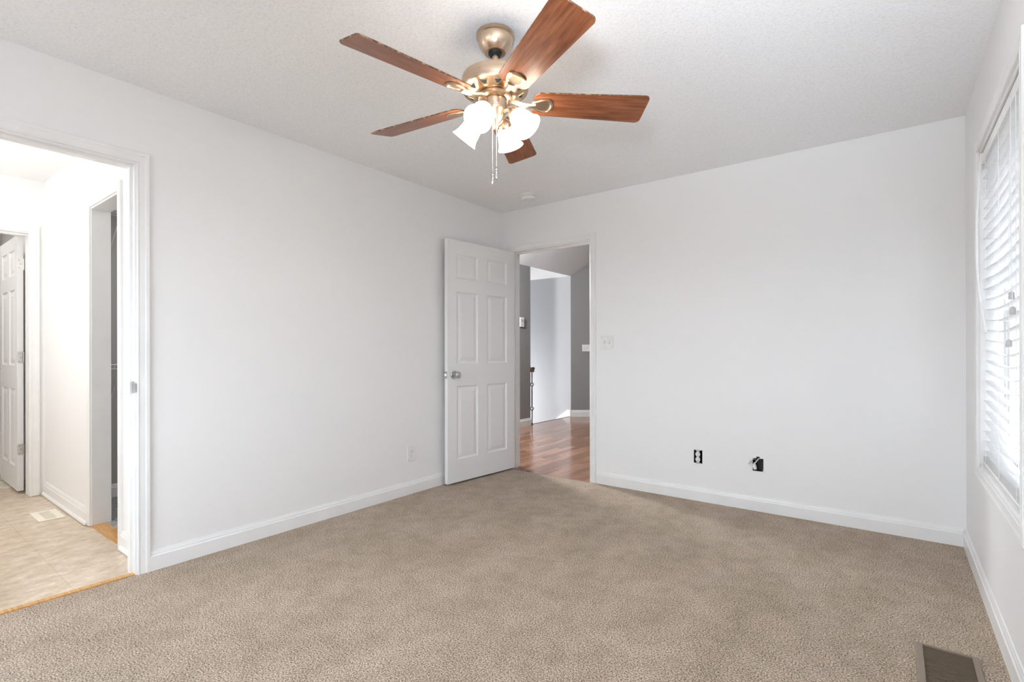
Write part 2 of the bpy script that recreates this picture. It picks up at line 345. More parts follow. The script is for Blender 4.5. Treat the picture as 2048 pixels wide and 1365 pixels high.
# ------------------------------------------------------------------ blinds
BY0, BY1 = WY0+.018, WY1-.018
bl = thing('window_blind', 'white horizontal slat blind hanging in the window', 'blinds', (W+.035, 0, WZ0))
def bbox(name, mt, x0, y0, z0, x1, y1, z1, bevel=.002, par=bl):
    return box(name, mt, x0, y0, z0-WZ0, x1, y1, z1-WZ0, parent=par, bevel=bevel)
hr = MB(); z = 1.99-WZ0
hr.sweep([(-.028, 0), (.025, 0), (.025, .045), (.02, .045), (.02, .004), (-.024, .004), (-.024, .045), (-.028, .045)], [lambda a, b, y=y: (a, y, z+b) for y in (BY0, BY1)])
hr.build('headrail', BLIND, bl)
for y in (BY0+.002, BY1-.022): bbox('bracket', BLIND, -.031, y, 1.987, .027, y+.02, 2.038, .001)
def slat(z, sag, tilt, nm='slat', depth=.05):
    mb = MB(); n = 20; prof = [(-depth/2, 0), (-depth/4, .002), (0, .0028), (depth/4, .002), (depth/2, 0), (depth/4, -.0007), (0, .0002), (-depth/4, -.0007)]
    ct, st_ = math.cos(tilt), math.sin(tilt)
    fr = []
    for i in range(n+1):
        y = BY1+(BY0-BY1)*i/n; q = i/n
        dz = -sag*(math.sin(PI*q)**1.3)
        fr.append(lambda a, b, y=y, dz=dz: (a*ct-b*st_, y, z-WZ0+dz+a*st_+b))
    return mb.sweep(prof, fr).build(nm, BLIND, bl, smooth=True, angle=60)
NS = 29
for i in range(NS):
    q = i/(NS-1); z = 1.962-q*(1.962-.636)
    slat(z, min(.006+.026*q+random.uniform(-.003, .003), max(.004, (z-.622)*.8)), random.uniform(-.05, .05)-.14)
for i in range(5): slat(.594+i*.0048, .0, random.uniform(-.03, .03), 'stacked_slat')
bbox('bottom_rail', BLIND, -.026, BY0, .576, .026, BY1, .591, .004)
for y in (-.69, -1.05, -1.41):
    for x in (-.028, .028):
        MB().tube([(x, y, 1.99-WZ0), (x, y-.002, 1.3-WZ0), (x, y, .59-WZ0)], .0011, 6).build('ladder_cord', CORD, bl)
for (y, zt) in ((-1.385, 1.315), (-1.405, 1.262), (-1.335, 1.15)):
    c = MB().tube([(-.034, -1.36, 1.985-WZ0), (-.036, (y-1.36)/2+.004, 1.6-WZ0), (-.036, y, zt-WZ0)], .0011, 6).build('lift_cord', CORD, bl)
    MB().lathe([(.003, 0), (.0075, -.004), (.009, -.024), (.0075, -.027), (0, -.027)], 16, Matrix.Translation((-.036, y, zt-WZ0))).build('tassel', TASS, c, smooth=True)
wd_ = MB().tube([(-.020, -.587, 2.03-WZ0), (-.029, -.587, 2.034-WZ0), (-.031, -.587, 2.046-WZ0), (-.027, -.587, 2.056-WZ0)], .0025, 6).build('wand_hook', NICKEL, bl)
pts = [(3.347, -.587, 2.05), (3.339, -.600, 1.96), (3.332, -.615, 1.86), (3.325, -.634, 1.73), (3.322, -.650, 1.60), (3.3225, -.661, 1.51), (3.325, -.670, 1.437), (3.329, -.683, 1.37), (3.334, -.695, 1.308), (3.3405, -.708, 1.25), (3.347, -.72, 1.193)]
pts = [(x-W-.035, y, z-WZ0) for x, y, z in pts]
MB().tube(pts, .005, 8).build('tilt_wand', BLIND, bl, smooth=True)

# ------------------------------------------------------------------ six-panel doors
def panel_door(mb, Lw, z0, z1, T, cols, rows):
    xs = sorted({0, Lw, *[c for p in cols for c in p]}); zs = sorted({z0, z1, *[c for p in rows for c in p]})
    for y, sg in ((0, -1), (-T, 1)):
        for i in range(len(xs)-1):
            for k in range(len(zs)-1):
                a, b_, c, d = xs[i], xs[i+1], zs[k], zs[k+1]
                if (a, b_) in cols and (c, d) in rows:
                    lv = [(0, 0), (.004, .004), (.012, .0085), (.022, .0085), (.048, .003), (.05, .0025)]
                    vs = []
                    for ins, dp in lv:
                        yy = y+sg*dp; vs += [(a+ins, yy, c+ins), (b_-ins, yy, c+ins), (b_-ins, yy, d-ins), (a+ins, yy, d-ins)]
                    fs = [(q*4+e, q*4+(e+1) % 4, q*4+4+(e+1) % 4, q*4+4+e) for q in range(len(lv)-1) for e in range(4)]
                    n = (len(lv)-1)*4; fs.append((n, n+1, n+2, n+3)); mb.add(vs, fs)
                else:
                    mb.add([(a, y, c), (b_, y, c), (b_, y, d), (a, y, d)], [(0, 1, 2, 3)])
    for x in (0, Lw):
        for k in range(len(zs)-1): mb.add([(x, 0, zs[k]), (x, -T, zs[k]), (x, -T, zs[k+1]), (x, 0, zs[k+1])], [(0, 1, 2, 3)])
    for z in (z0, z1):
        for i in range(len(xs)-1): mb.add([(xs[i], 0, z), (xs[i], -T, z), (xs[i+1], -T, z), (xs[i+1], 0, z)], [(0, 1, 2, 3)])
    return mb
def weld(o):
    bm = bmesh.new(); bm.from_mesh(o.data); bmesh.ops.remove_doubles(bm, verts=bm.verts, dist=1e-5)
    bmesh.ops.recalc_face_normals(bm, faces=bm.faces); bm.to_mesh(o.data); bm.free(); return o
KNOB = [(.033, 0), (.033, .004), (.030, .008), (.014, .012), (.011, .03), (.014, .036), (.024, .042), (.0275, .050), (.027, .060), (.020, .066), (.012, .066), (.011, .063), (0, .063)]
ROWS = [(.205, .82), (1.005, 1.612), (1.725, 1.928)]
d1 = thing('door_1', 'white six-panel door standing open against the left wall', 'door', (.164, -.013, 0), math.radians(-95.2), kind='structure')
weld(panel_door(MB(), .822, .016, 2.043, .035, [(.105, .362), (.475, .72)], ROWS).build('door_leaf', DOORP, d1))
for y, rx in ((0, -PI/2), (-.035, PI/2)):
    M = Matrix.Translation((.752, y, .917)) @ Matrix.Rotation(rx, 4, 'X')
    k = MB().lathe(KNOB, 32, M).build('door_knob', NICKEL, d1, smooth=True); k['label'] = 'satin steel door knob'
M = Matrix.Translation((.752, .063, .917)) @ Matrix.Rotation(-PI/2, 4, 'X')
MB().lathe([(.006, 0), (.006, .003), (0, .003)], 16, M).box(.7505, .064, .913, .7535, .0665, .921).build('lock_cylinder', CHROME, k, smooth=True)
lt = MB().box(.822, -.03, .888, .8235, -.005, .946); lt.prism([(.8235, -.024), (.834, -.024), (.8235, -.012)], .908, .926)
lo = lt.build('latch', NICKEL, d1); lo['label'] = 'steel latch plate on the door edge'
for z in (.25, 1.03, 1.82):
    MB().tube([(-.006, -.037, z-.045), (-.006, -.037, z+.045)], .0055, 10).box(-.006, -.0365, z-.044, .025, -.035, z+.044).build('hinge', NICKEL, d1)

d3 = thing('door_2', 'white six-panel door standing open inside the bathroom', 'door', (-2.472, -3.000, 0), PI, kind='structure')
weld(panel_door(MB(), .70, .02, 2.03, .036, [(.09, .31), (.39, .61)], ROWS).build('door_leaf', DOORP, d3))
for z in (.345, 1.07, 1.805):
    hm = MB().prism([(-.034, z-.044), (-.006, z-.044), (0, z-.038), (0, z+.038), (-.006, z+.044), (-.034, z+.044)], -.0022, 0, fn=lambda y, zz, x: (x, y-.0, zz)).tube([(-.004, -.038, z-.044), (-.004, -.038, z+.044)], .0045, 8)
    for dz, yy in ((.03, -.012), (0, -.02), (-.03, -.012)): hm.box(-.003, yy-.003, z+dz-.002, -.002, yy+.003, z+dz+.002, 1)
    hm.build('hinge', [CHROME if z < 1.5 else PLAST, SLOT], d3)

# ------------------------------------------------------------------ bath hall and bathroom
VY = -2.868
struct(box('floor_bath_hall', TILE, -4.05, -4.4, -.08, -.001, VY+.002, -.004), 'tan travertine-look tile floor of the bath hall', 'floor')
struct(box('ceiling_bath_hall', WALL, -4.2, -4.5, H, -.12, -.8, H+.1), 'white ceiling over the bath hall', 'ceiling')
CX0, CX1 = -1.07, -.53
w = MB(); w.box(-4.05, VY, -.08, CX0, VY+.1, H); w.box(CX1, VY, -.08, -.115, VY+.1, H); w.box(CX0, VY, 2.03, CX1, VY+.1, H)
struct(w.build('wall_bath_hall', WALL), 'white bath hall wall with the closet opening', 'wall')
t = MB(); casing(t, CX0, CX1, 0, 2.03, lambda u, v, h: (u, VY-h, v))
tc = struct(t.build('trim_4', TRIM), 'white casing around the narrow closet opening', 'door frame')
j = MB(); j.box(CX0, VY, 0, CX0+.004, VY+.1, 2.026); j.box(CX1-.004, VY, 0, CX1, VY+.1, 2.026); j.box(CX0, VY, 2.026, CX1, VY+.1, 2.03); j.build('jamb', TRIM, tc)
BASES = [(0, 0), (.026, 0), (.025, .008), (.02, .016), (.0135, .019)] + BASE[2:]
base('baseboard_bath_hall', [((-2.3, VY, 0), (CX0-.057, VY, 0), (0, -1, 0)), ((CX1+.057, VY, 0), (-.135, VY, 0), (0, -1, 0))], 'white baseboard with shoe moulding in the bath hall', BASES)
struct(box('trim_5', OAK, CX0+.004, VY-.002, -.004, CX1-.004, VY+.075, .004), 'orange oak strip at the closet opening', 'threshold')
BD1, BD0 = -2.957, -3.66
w = MB(); w.box(-2.42, BD1, -.08, -2.3, VY, H); w.box(-2.42, -4.4, -.08, -2.3, BD0, H); w.box(-2.42, BD0, 2.03, -2.3, BD1, H)
struct(w.build('wall_bath_end', WALL), 'white end wall of the bath hall around the bathroom door', 'wall')
t = MB(); casing(t, BD0, BD1, 0, 2.03, lambda u, v, h: (-2.3+h, u, v))
tt = struct(t.build('trim_6', TRIM), 'white casing around the bathroom doorway', 'door frame')
j = MB(); j.box(-2.42, BD1-.004, 0, -2.3, BD1, 2.026); j.box(-2.42, BD0, 0, -2.3, BD0+.004, 2.026); j.box(-2.42, BD0, 2.026, -2.3, BD1, 2.03); j.box(-2.40, BD0, 2.014, -2.36, BD1-.004, 2.026); j.build('jamb', TRIM, tt)
struct(box('wall_bath_side', WALL, -4.05, -4.5, -.08, -.115, -4.4, H), 'white side wall of the bath hall', 'wall')
struct(box('wall_bath_far', SURR, -4.18, -4.4, -.08, -4.055, VY+.1, H), 'pale wall at the far end of the bathroom', 'wall')
struct(box('trim_7', SURR, -4.05, VY-.006, .36, -3.42, VY, 2.0), 'pale tub surround panel on the bathroom wall', 'tub surround')
# closet behind the opening
struct(box('floor_closet', CLOSETC, -1.75, VY+.075, -.08, -.115, -.9, .004), 'grey carpet on the closet floor', 'carpet')
w = MB(); w.box(-1.87, VY+.1, -.08, -1.75, -.9, H); w.box(-1.87, -.9, -.08, -.115, -.8, H)
struct(w.build('wall_closet', CLOSETP), 'grey painted closet wall behind the opening', 'wall')
base('baseboard_closet', [((-1.75, VY+.1, .004), (-1.75, -.9, .004), (1, 0, 0))], 'white baseboard inside the closet')
def wire_shelf(z, label):
    t = thing('wire_shelf', label, 'shelf', (-1.75, -1.9, z), 0, 'wire shelves in the closet')
    m_ = MB()
    for x in (.004, .10, .20, .30): m_.tube([(x, -.8, 0), (x, .9, 0)], .003, 6)
    m_.tube([(.302, -.8, -.03), (.302, .9, -.03)], .003, 6)
    m_.build('rail_wire', PLAST, t)
    m_ = MB()
    for i in range(66): y = -.8+1.7*i/65; m_.tube([(.002, y, .004), (.302, y, .004), (.305, y, -.03)], .0015, 5)
    m_.build('cross_wire', PLAST, t)
    for y in (-.7, .1): MB().tube([(.29, y, -.02), (.003, y, -.28)], .0035, 6).build('brace', PLAST, t)
wire_shelf(2.16, 'upper white wire shelf on the grey closet wall, near the ceiling')
wire_shelf(1.02, 'lower white wire shelf on the grey closet wall, at waist height')
# tub, fixtures
tb_ = thing('bathtub', 'white bathtub seen past the bathroom door edge', 'bathtub', (-3.73, -3.64, 0))
m_ = MB(); x0, x1, y0, y1 = -.32, .29, -.76, .76
def rr(x0, x1, y0, y1, r, n=5):
    o = []
    for cx, cy, a in ((x1-r, y1-r, 0), (x0+r, y1-r, 90), (x0+r, y0+r, 180), (x1-r, y0+r, 270)):
        for k in range(n+1): t = math.radians(a+90*k/n); o.append((cx+r*math.cos(t), cy+r*math.sin(t)))
    return o
outl = [(rr(x0, x1, y0, y1, .01), 0), (rr(x0, x1, y0, y1, .01), .355), (rr(x0, x1+.012, y0, y1, .012), .36), (rr(x0, x1+.012, y0, y1, .012), .385), (rr(x0+.06, x1-.07, y0+.07, y1-.1, .12), .385), (rr(x0+.08, x1-.09, y0+.12, y1-.14, .12), .12), (rr(x0+.14, x1-.15, y0+.2, y1-.22, .1), .07)]
n = len(outl[0][0]); vs = [(x, y, z) for o, z in outl for x, y in o]
fs = [(i*n+k, i*n+(k+1) % n, (i+1)*n+(k+1) % n, (i+1)*n+k) for i in range(len(outl)-1) for k in range(n)] + [tuple((len(outl)-1)*n+k for k in range(n))]
m_.add(vs, fs); m_.build('tub_shell', TUB, tb_, smooth=True)
MB().box(.29, -.76, 0, .302, .76, .055).build('toe_strip', TRIM, tb_)
rod = thing('shower_rod', 'chrome shower curtain rod above the bathtub', 'shower rod', (-3.46, VY-.006, 1.985))
MB().tube([(0, -.012, 0), (0, -1.5, 0)], .0125, 14).build('rod', NICKEL, rod, smooth=True)
MB().lathe([(.03, 0), (.03, .006), (.018, .014), (.014, .03)], 20, Matrix.Rotation(PI/2, 4, 'X')).build('flange', NICKEL, rod, smooth=True)
MX = Matrix.Rotation(PI/2, 4, 'X')
vl = thing('shower_valve', 'round chrome shower valve with lever on the tub wall', 'shower valve', (-3.73, VY-.006, .975))
MB().lathe([(.085, 0), (.082, .006), (.05, .012), (.03, .014), (.028, .05), (.022, .055)], 32, MX).build('escutcheon', CHROME, vl, smooth=True)
MB().tube([(0, -.055, -.01), (0, -.075, -.045), (0, -.085, -.085)], [.012, .010, .007], 10).build('lever', CHROME, vl, smooth=True)
sp_ = thing('tub_spout', 'chrome tub spout below the shower valve', 'faucet', (-3.73, VY-.006, .47))
MB().tube([(0, 0, 0), (0, -.06, 0), (0, -.11, -.008), (0, -.13, -.03)], [.026, .024, .024, .02], 16).build('spout', CHROME, sp_, smooth=True)
# almond floor registers
def bath_register(loc, label, rz=0, L_=.29, Wd=.135):
    t = thing('floor_register', label, 'floor vent', loc, rz, 'almond registers in the tile floor')
    f_ = MB(); a, b_ = L_/2, Wd/2
    f_.box(-a, -b_, 0, a, -.028, .005); f_.box(-a, .028, 0, a, b_, .005); f_.box(-a, -.028, 0, -.115, .028, .005); f_.box(.115, -.028, 0, a, .028, .005)
    f_.build('frame', ALMOND, t, bevel=.0015)
    l_ = MB(); l_.box(-.115, -.028, 0, .115, .028, .001, 1)
    for i in range(7): y = -.024+i*.008; l_.box(-.115, y-.0022, .001, .115, y+.0022, .0035)
    l_.build('louver', [ALMOND, ALMONDD], t)
    return t
bath_register((-1.593, -2.985, -.004), 'almond floor register on the tile in front of the closet opening')
bath_register((-2.95, -3.01, -.004), 'almond floor register inside the bathroom by the door')

# ------------------------------------------------------------------ hall beyond the back door
fh = MB().box(-1.37, .03, -.08, 3.0, 5.6, .001); fh.box(DH0+.003, -.028, -.08, DH1-.003, .03, .001)
struct(fh.build('floor_hall', LAM), 'glossy reddish brown laminate plank floor of the hall', 'floor')
w = MB(); w.box(-1.35, .06, -.08, DH0, .12, 5); w.box(DH1, .06, -.08, 3.1, .12, 5); w.box(DH0, .06, DHH, DH1, .12, 5)
struct(w.build('wall_hall_back', GREY), 'grey hall side of the bedroom wall', 'wall')
struct(box('wall_hall_left', GREY, -1.47, .06, -.08, -1.35, 2.418, 2.6), 'dark grey hall wall holding the thermostat', 'wall')
A = Vector((-1.345, 3.606, 0)); dA = Vector((.798, .602, 0)).normalized(); nA = Vector((dA.y, -dA.x, 0))
w = MB(); L_ = 2.45
w.add([A+Vector((0, 0, -.08)), A+dA*L_+Vector((0, 0, -.08)), A+dA*L_-nA*.1+Vector((0, 0, -.08)), A-nA*.1+Vector((-.0, 0, -.08))] + [A+Vector((0, 0, 5)), A+dA*L_+Vector((0, 0, 5)), A+dA*L_-nA*.1+Vector((0, 0, 5)), A-nA*.1+Vector((0, 0, 5))],
      [(0, 3, 2, 1), (4, 5, 6, 7), (0, 1, 5, 4), (1, 2, 6, 5), (2, 3, 7, 6), (3, 0, 4, 7)])
struct(w.build('wall_hall_angle', GREY), 'grey angled hall wall with the switch plate', 'wall')
w = MB(); w.box(.55, 5.05, -.08, 3.1, 5.15, 5); w.box(3.0, .12, -.08, 3.1, 5.05, 5)
struct(w.build('wall_hall_far', GREY), 'grey far walls of the hall', 'wall')
struct(box('wall_stair', BLUEG, -4.3, 3.612, -2.8, -1.352, 3.70, 2.5), 'pale wall of the stairwell, bright near its foot', 'wall')
w = MB(); w.box(-4.4, 2.3, -2.8, -4.3, 3.7, 2.5); w.box(-4.3, 2.3, -2.8, -1.47, 2.40, 2.5); w.box(-1.45, 2.43, -2.8, -1.372, 3.61, -.08)
struct(w.build('wall_stair_side', BLUEG), 'pale side walls of the stairwell', 'wall')
CZ = 2.386
w = MB(); sl = .655
w.add([(-1.35, .06, CZ), (3.1, .06, CZ+sl*4.45), (3.1, 5.2, CZ+sl*4.45), (-1.35, 5.2, CZ), (-1.35, .06, CZ+.08), (3.1, .06, CZ+sl*4.45+.08), (3.1, 5.2, CZ+sl*4.45+.08), (-1.35, 5.2, CZ+.08)],
      [(0, 3, 2, 1), (4, 5, 6, 7), (0, 1, 5, 4), (1, 2, 6, 5), (2, 3, 7, 6), (3, 0, 4, 7)])
struct(w.build('ceiling_hall', HALLC), 'sloped light grey hall ceiling', 'ceiling')
struct(box('ceiling_stair', WALL, -4.4, 2.3, CZ, -1.36, 3.75, CZ+.08), 'white flat ceiling over the stairwell', 'ceiling')
base('baseboard_hall_left', [((-1.35, .12, 0), (-1.35, 2.418, 0), (1, 0, 0))], 'white baseboard below the hall thermostat', [(a, z*1.1) for a, z in BASE])
base('baseboard_hall_angle', [(A, A+dA*L_, nA)], 'white baseboard along the angled grey hall wall', [(a, z*1.14) for a, z in BASE])
sk = MB(); sk.prism([(-1.352, -.02), (-1.352, .114), (-1.42, .114), (-4.2, -2.0), (-4.2, -2.2)], 3.597, 3.612, fn=lambda x, z, y: (x, y, z))
struct(sk.build('trim_8', TRIM), 'white skirt board running down the stair wall', 'trim')
s_ = MB()
for i in range(9): s_.box(-1.452-.26*i, 2.43, -.2*(i+1)-.02, -1.452-.26*(i+1)-.02, 3.597, -.2*(i+1))
for i in range(9): s_.box(-1.452-.26*i-.26, 2.43, -.2*(i+2), -1.452-.26*i-.245, 3.597, -.2*(i+1)-.02)
struct(s_.build('trim_9', LAM), 'wooden stairs going down from the hall', 'stairs')
struct(box('trim_10', WALNUT, -1.385, 2.43, -.03, -1.362, 3.597, .0035), 'dark nosing at the stair edge of the hall floor', 'trim')

rl = thing('stair_railing', 'dark handrail end on a black iron baluster at the stairs', 'railing', (-1.357, 2.465, .001))
h_ = MB(); h_.sweep([(-.026, 0), (-.018, -.012), (-.014, -.04), (.014, -.04), (.018, -.012), (.026, 0), (.032, .012), (.03, .028), (.018, .036), (0, .038), (-.018, .036), (-.03, .028), (-.032, .012)], [lambda a, b, x=x: (x, a, .832+b) for x in (.032, -.9)])
h_.build('handrail', WALNUT, rl, smooth=True)
def baluster(x):
    b_ = MB().tube([(x, 0, .795), (x, 0, .635)], .0095, 6); b_.tube([(x, 0, .575), (x, 0, .27)], .0095, 6); b_.tube([(x, 0, .212), (x, 0, 0)], .0095, 6)
    for z in [.54-.0165*i for i in range(16)]: b_.lathe([(.0085, -.007), (.0125, 0), (.0085, .007)], 6, Matrix.Translation((x, 0, z)))
    o = b_.build('baluster', IRON, rl, smooth=True)
    for zc in (.605, .241):
        k = MB()
        for a in range(4):
            pts = [(x+.03*math.sin(PI*q)*math.cos(a*PI/2+q*2.2), .03*math.sin(PI*q)*math.sin(a*PI/2+q*2.2), zc+.032-.064*q) for q in [i/10 for i in range(11)]]
            k.tube(pts, .005, 6)
        k.build('basket', IRON, o, smooth=True)
    MB().lathe([(.016, 0), (.016, .012), (.009, .024)], 8, Matrix.Translation((x, 0, 0))).build('shoe', IRON, o)
baluster(0)

# ------------------------------------------------------------------ wall devices (local frame: x along wall, y out of the wall, z up)
def outlet_face(mb, z, mi=0, slot=1, y=.006):
    pts = []
    for k in range(24):
        a = 2*PI*k/24; pts.append((.0172*math.cos(a), max(-.0135, min(.0135, .0172*math.sin(a)))+z))
    mb.prism(pts, y-.004, y+.001, fn=lambda x, zz, yy: (x, yy, zz), mi=mi)
    for x in (-.0065, .0065): mb.box(x-.0011, y+.001, z-.0005, x+.0011, y+.0014, z+.008, slot)
    mb.prism([(.0028*math.cos(2*PI*k/10), .0028*math.sin(2*PI*k/10)+z-.0075) for k in range(10)], y+.001, y+.0014, fn=lambda x, zz, yy: (x, yy, zz), mi=slot)
def plate(t, w_, h_, mt=PLAST):
    return MB().box(-w_/2, 0, -h_/2, w_/2, .006, h_/2).build('faceplate', mt, t, bevel=.003, seg=3)
def screw(t, x, z, y=.006):
    return MB().lathe([(.0032, 0), (.0026, .0012), (0, .0014)], 12, Matrix.Translation((x, y, z)) @ Matrix.Rotation(-PI/2, 4, 'X')).build('screw', PLAST, t)
ol = thing('wall_outlet', 'white duplex outlet with cover plate low on the left wall', 'outlet', (0, -1.147, .312), -PI/2)
plate(ol, .075, .12)
for z in (.0195, -.0195):
    mb = MB(); outlet_face(mb, z); mb.build('receptacle', [PLAST, SLOT], ol)
screw(ol, 0, 0)

def toggle(t, x, up=True):
    s = 1 if up else -1
    mb = MB().box(x-.0055, .006, -.0125, x+.0055, .0068, .0125, 1)
    mb.add([(x-.0045, .006, -.006), (x+.0045, .006, -.006), (x+.0045, .006, .006), (x-.0045, .006, .006), (x-.004, .019, s*.010-.004), (x+.004, .019, s*.010-.004), (x+.004, .018, s*.010+.003), (x-.004, .018, s*.010+.003)],
           [(0, 1, 5, 4), (1, 2, 6, 5), (2, 3, 7, 6), (3, 0, 4, 7), (4, 5, 6, 7)])
    return mb.build('toggle', [PLAST, TASS], t)
sw = thing('light_switch', 'white double switch plate beside the hall doorway', 'light switch', (1.117, 0, 1.183), PI)
plate(sw, .115, .115); toggle(sw, .0225, False); toggle(sw, -.0225, True)
for x in (.0225, -.0225):
    for z in (.03, -.03): screw(sw, x, z)
sw2 = thing('light_switch', 'white triple switch plate on the grey wall seen through the doorway', 'light switch', tuple(A+dA*.272+Vector((0, 0, 1.164))), math.atan2(-dA.y, -dA.x))
plate(sw2, .165, .115)
for x in (-.046, 0, .046): toggle(sw2, x, True)
for x in (-.046, 0, .046):
    for z in (.03, -.03): screw(sw2, x, z)
tm = thing('thermostat', 'white thermostat on the dark grey hall wall', 'thermostat', (-1.35, 2.175, 1.537), -PI/2)
MB().box(-.05, 0, -.07, .05, .026, .07).build('case', PLAST, tm, bevel=.004)
MB().box(-.032, .026, -.002, .032, .0275, .042).build('display', TASS, tm); MB().box(-.02, .026, -.04, .02, .028, -.025).build('button', TASS, tm)

def wall_box(t, cx, cz, hole, d=.048):      # an open plastic box sunk into the wall
    x0, x1, z0, z1 = -(hole[1]-cx), cx-hole[0], hole[2]-cz, hole[3]-cz
    b_ = MB(); k = .0015; g = .0004; x0 += g; x1 -= g; z0 += g; z1 -= g
    b_.box(x0, -d, z0, x1, -d+k, z1)
    for q in ((x0, z0, x0+k, z1), (x1-k, z0, x1, z1), (x0, z0, x1, z0+k), (x0, z1-k, x1, z1)): b_.box(q[0], -d, q[1], q[2], -.0015, q[3])
    return b_.build('wall_box', BLACKP, t)
eo = thing('electrical_outlet', 'bare duplex outlet without its cover, in a black wall box', 'outlet', (1.855, 0, .326), PI)
wall_box(eo, 1.855, .326, OUTLET_HOLE)
MB().box(-.016, -.024, -.032, .016, .0015, .032).build('outlet_body', BLACKP, eo)
y_ = MB().box(-.0095, .0018, -.052, .0095, .004, .052); y_.box(-.017, .0018, .044, .017, .0035, .052); y_.box(-.017, .0018, -.052, .017, .0035, -.044)
y_.build('yoke', NICKEL, eo)
for z in (.0195, -.0195):
    mb = MB(); outlet_face(mb, z, y=.008); mb.build('receptacle', [PLAST, SLOT], eo)
screw(eo, 0, 0, .004)
cb = thing('cable_box', 'open black wall box with loose white cables sticking out', 'cable outlet', (2.262, 0, .322), PI)
wall_box(cb, 2.262, .322, CABLE_HOLE)
# cables: local +x points to the photograph's left
MB().tube([(-.010, -.042, .030), (-.006, -.01, .042), (-.002, .012, .036), (.006, .021, .024), (.018, .024, .004)], .0032, 10).build('cable', COPPER, cb, smooth=True)
MB().tube([(.026, -.03, .004), (.024, -.004, -.001), (.0225, .004, -.006), (.016, .018, -.022), (.0135, .023, -.028), (.013, .024, -.029)], [.006, .009, .012, .0125, .0115, .006], 16).build('cable_plug', COPPER, cb, smooth=True)
c_ = MB().tube([(.020, -.040, .020), (.026, -.008, .034), (.031, .010, .036), (.038, .022, .028)], .0035, 10).build('cable', COPPER, cb, smooth=True)
MB().tube([(.038, .022, .028), (.046, .03, .014), (.053, .036, .002)], .0052, 12).build('connector', NICKEL, c_, smooth=True)
MB().tube([(-.030, -.02, -.036), (-.033, .004, -.043), (-.042, .008, -.050), (-.041, .010, -.045)], .0022, 6).build('loose_wire', COPPER, cb)

# brown floor register in the carpet
fr_ = thing('floor_register', 'brown louvered floor register set in the carpet under the window', 'floor vent', (3.168, -1.545, 0), 0)
f_ = MB(); RW, RL, bw, tp = .091, .178, .0225, .007
def slope_ring(mb, xa, ya, xb, yb, za, zb):
    o = [(-xa, -ya), (xa, -ya), (xa, ya), (-xa, ya)]; i_ = [(-xb, -yb), (xb, -yb), (xb, yb), (-xb, yb)]
    mb.add([(x, y, za) for x, y in o]+[(x, y, zb) for x, y in i_], [(k, (k+1) % 4, 4+(k+1) % 4, 4+k) for k in range(4)])
slope_ring(f_, RW, RL, RW, RL, -.004, .003); slope_ring(f_, RW, RL, RW-.005, RL-.005, .003, tp); slope_ring(f_, RW-.005, RL-.005, RW-bw+.001, RL-.014, tp, tp); slope_ring(f_, RW-bw+.001, RL-.014, RW-bw, RL-.015, tp, -.012)
weld(f_.build('frame', REG, fr_)); MB().box(-RW+bw-.001, -RL+.014, -.0145, RW-bw+.001, RL-.014, -.0115).build('duct', DUCT, fr_)
l_ = MB(); yy = RL-.020
while yy > -RL+.018:
    l_.add([(-RW+bw, yy, .0055), (RW-bw, yy, .0055), (RW-bw, yy-.0032, .0055), (-RW+bw, yy-.0032, .0055), (-RW+bw, yy+.003, -.009), (RW-bw, yy+.003, -.009), (RW-bw, yy-.0005, -.009), (-RW+bw, yy-.0005, -.009)],
           [(0, 1, 2, 3), (4, 7, 6, 5), (0, 4, 5, 1), (1, 5, 6, 2), (2, 6, 7, 3), (3, 7, 4, 0)]); yy -= .0094
for x in (-.0, ): l_.box(x-.002, -RL+.016, -.011, x+.002, RL-.016, -.006)
l_.build('louver', REGD, fr_)

# smoke detector
sd = thing('smoke_detector', 'round white smoke detector on the ceiling near the corner', 'smoke detector', (.540, -.315, H))
MB().lathe([(.066, 0), (.066, -.010), (.062, -.013), (.055, -.013)], 40).build('base', PLAST, sd, smooth=True)
MB().lathe([(.054, -.012), (.059, -.0165), (.0595, -.034), (.052, -.042), (.02, -.044), (0, -.044)], 40).build('cover', PLAST, sd, smooth=True)
MB().lathe([(.0555, -.0125), (.0555, -.0165)], 40, cap=False).build('vent_gap', SLOT, sd)

# ------------------------------------------------------------------ ceiling fan
FX, FY = 1.683, -2.177
fan = thing('ceiling_fan', 'bronze ceiling fan with five cherry wood blades and four lit glass shades', 'ceiling fan', (FX, FY, H))
def z_(z): return z-H
MB().lathe([(.070, 0), (.079, -.004), (.079, -.016), (.074, -.020), (.0735, -.026), (.069, -.045), (.058, -.066), (.046, -.078), (.044, -.080), (.030, -.080)], 48).build('canopy', BRASS, fan, smooth=True)
MB().lathe([(0, -.074), (.030, -.074), (.028, -.086), (.020, -.094), (0, -.094)], 24).build('hanger_ball', BLACKP, fan, smooth=True)
MB().tube([(0, 0, z_(2.352)), (0, 0, z_(2.25))], .0135, 20).build('downrod', BRASS, fan, smooth=True)
mh = MB().lathe([(.016, z_(2.268)), (.020, z_(2.262)), (.120, z_(2.259)), (.136, z_(2.255)), (.1395, z_(2.248)), (.1395, z_(2.205)), (.137, z_(2.200)), (.133, z_(2.198)), (.126, z_(2.197)), (.088, z_(2.182)), (.084, z_(2.182)), (.060, z_(2.186))], 64).build('motor_housing', BRASS, fan, smooth=True, angle=30)
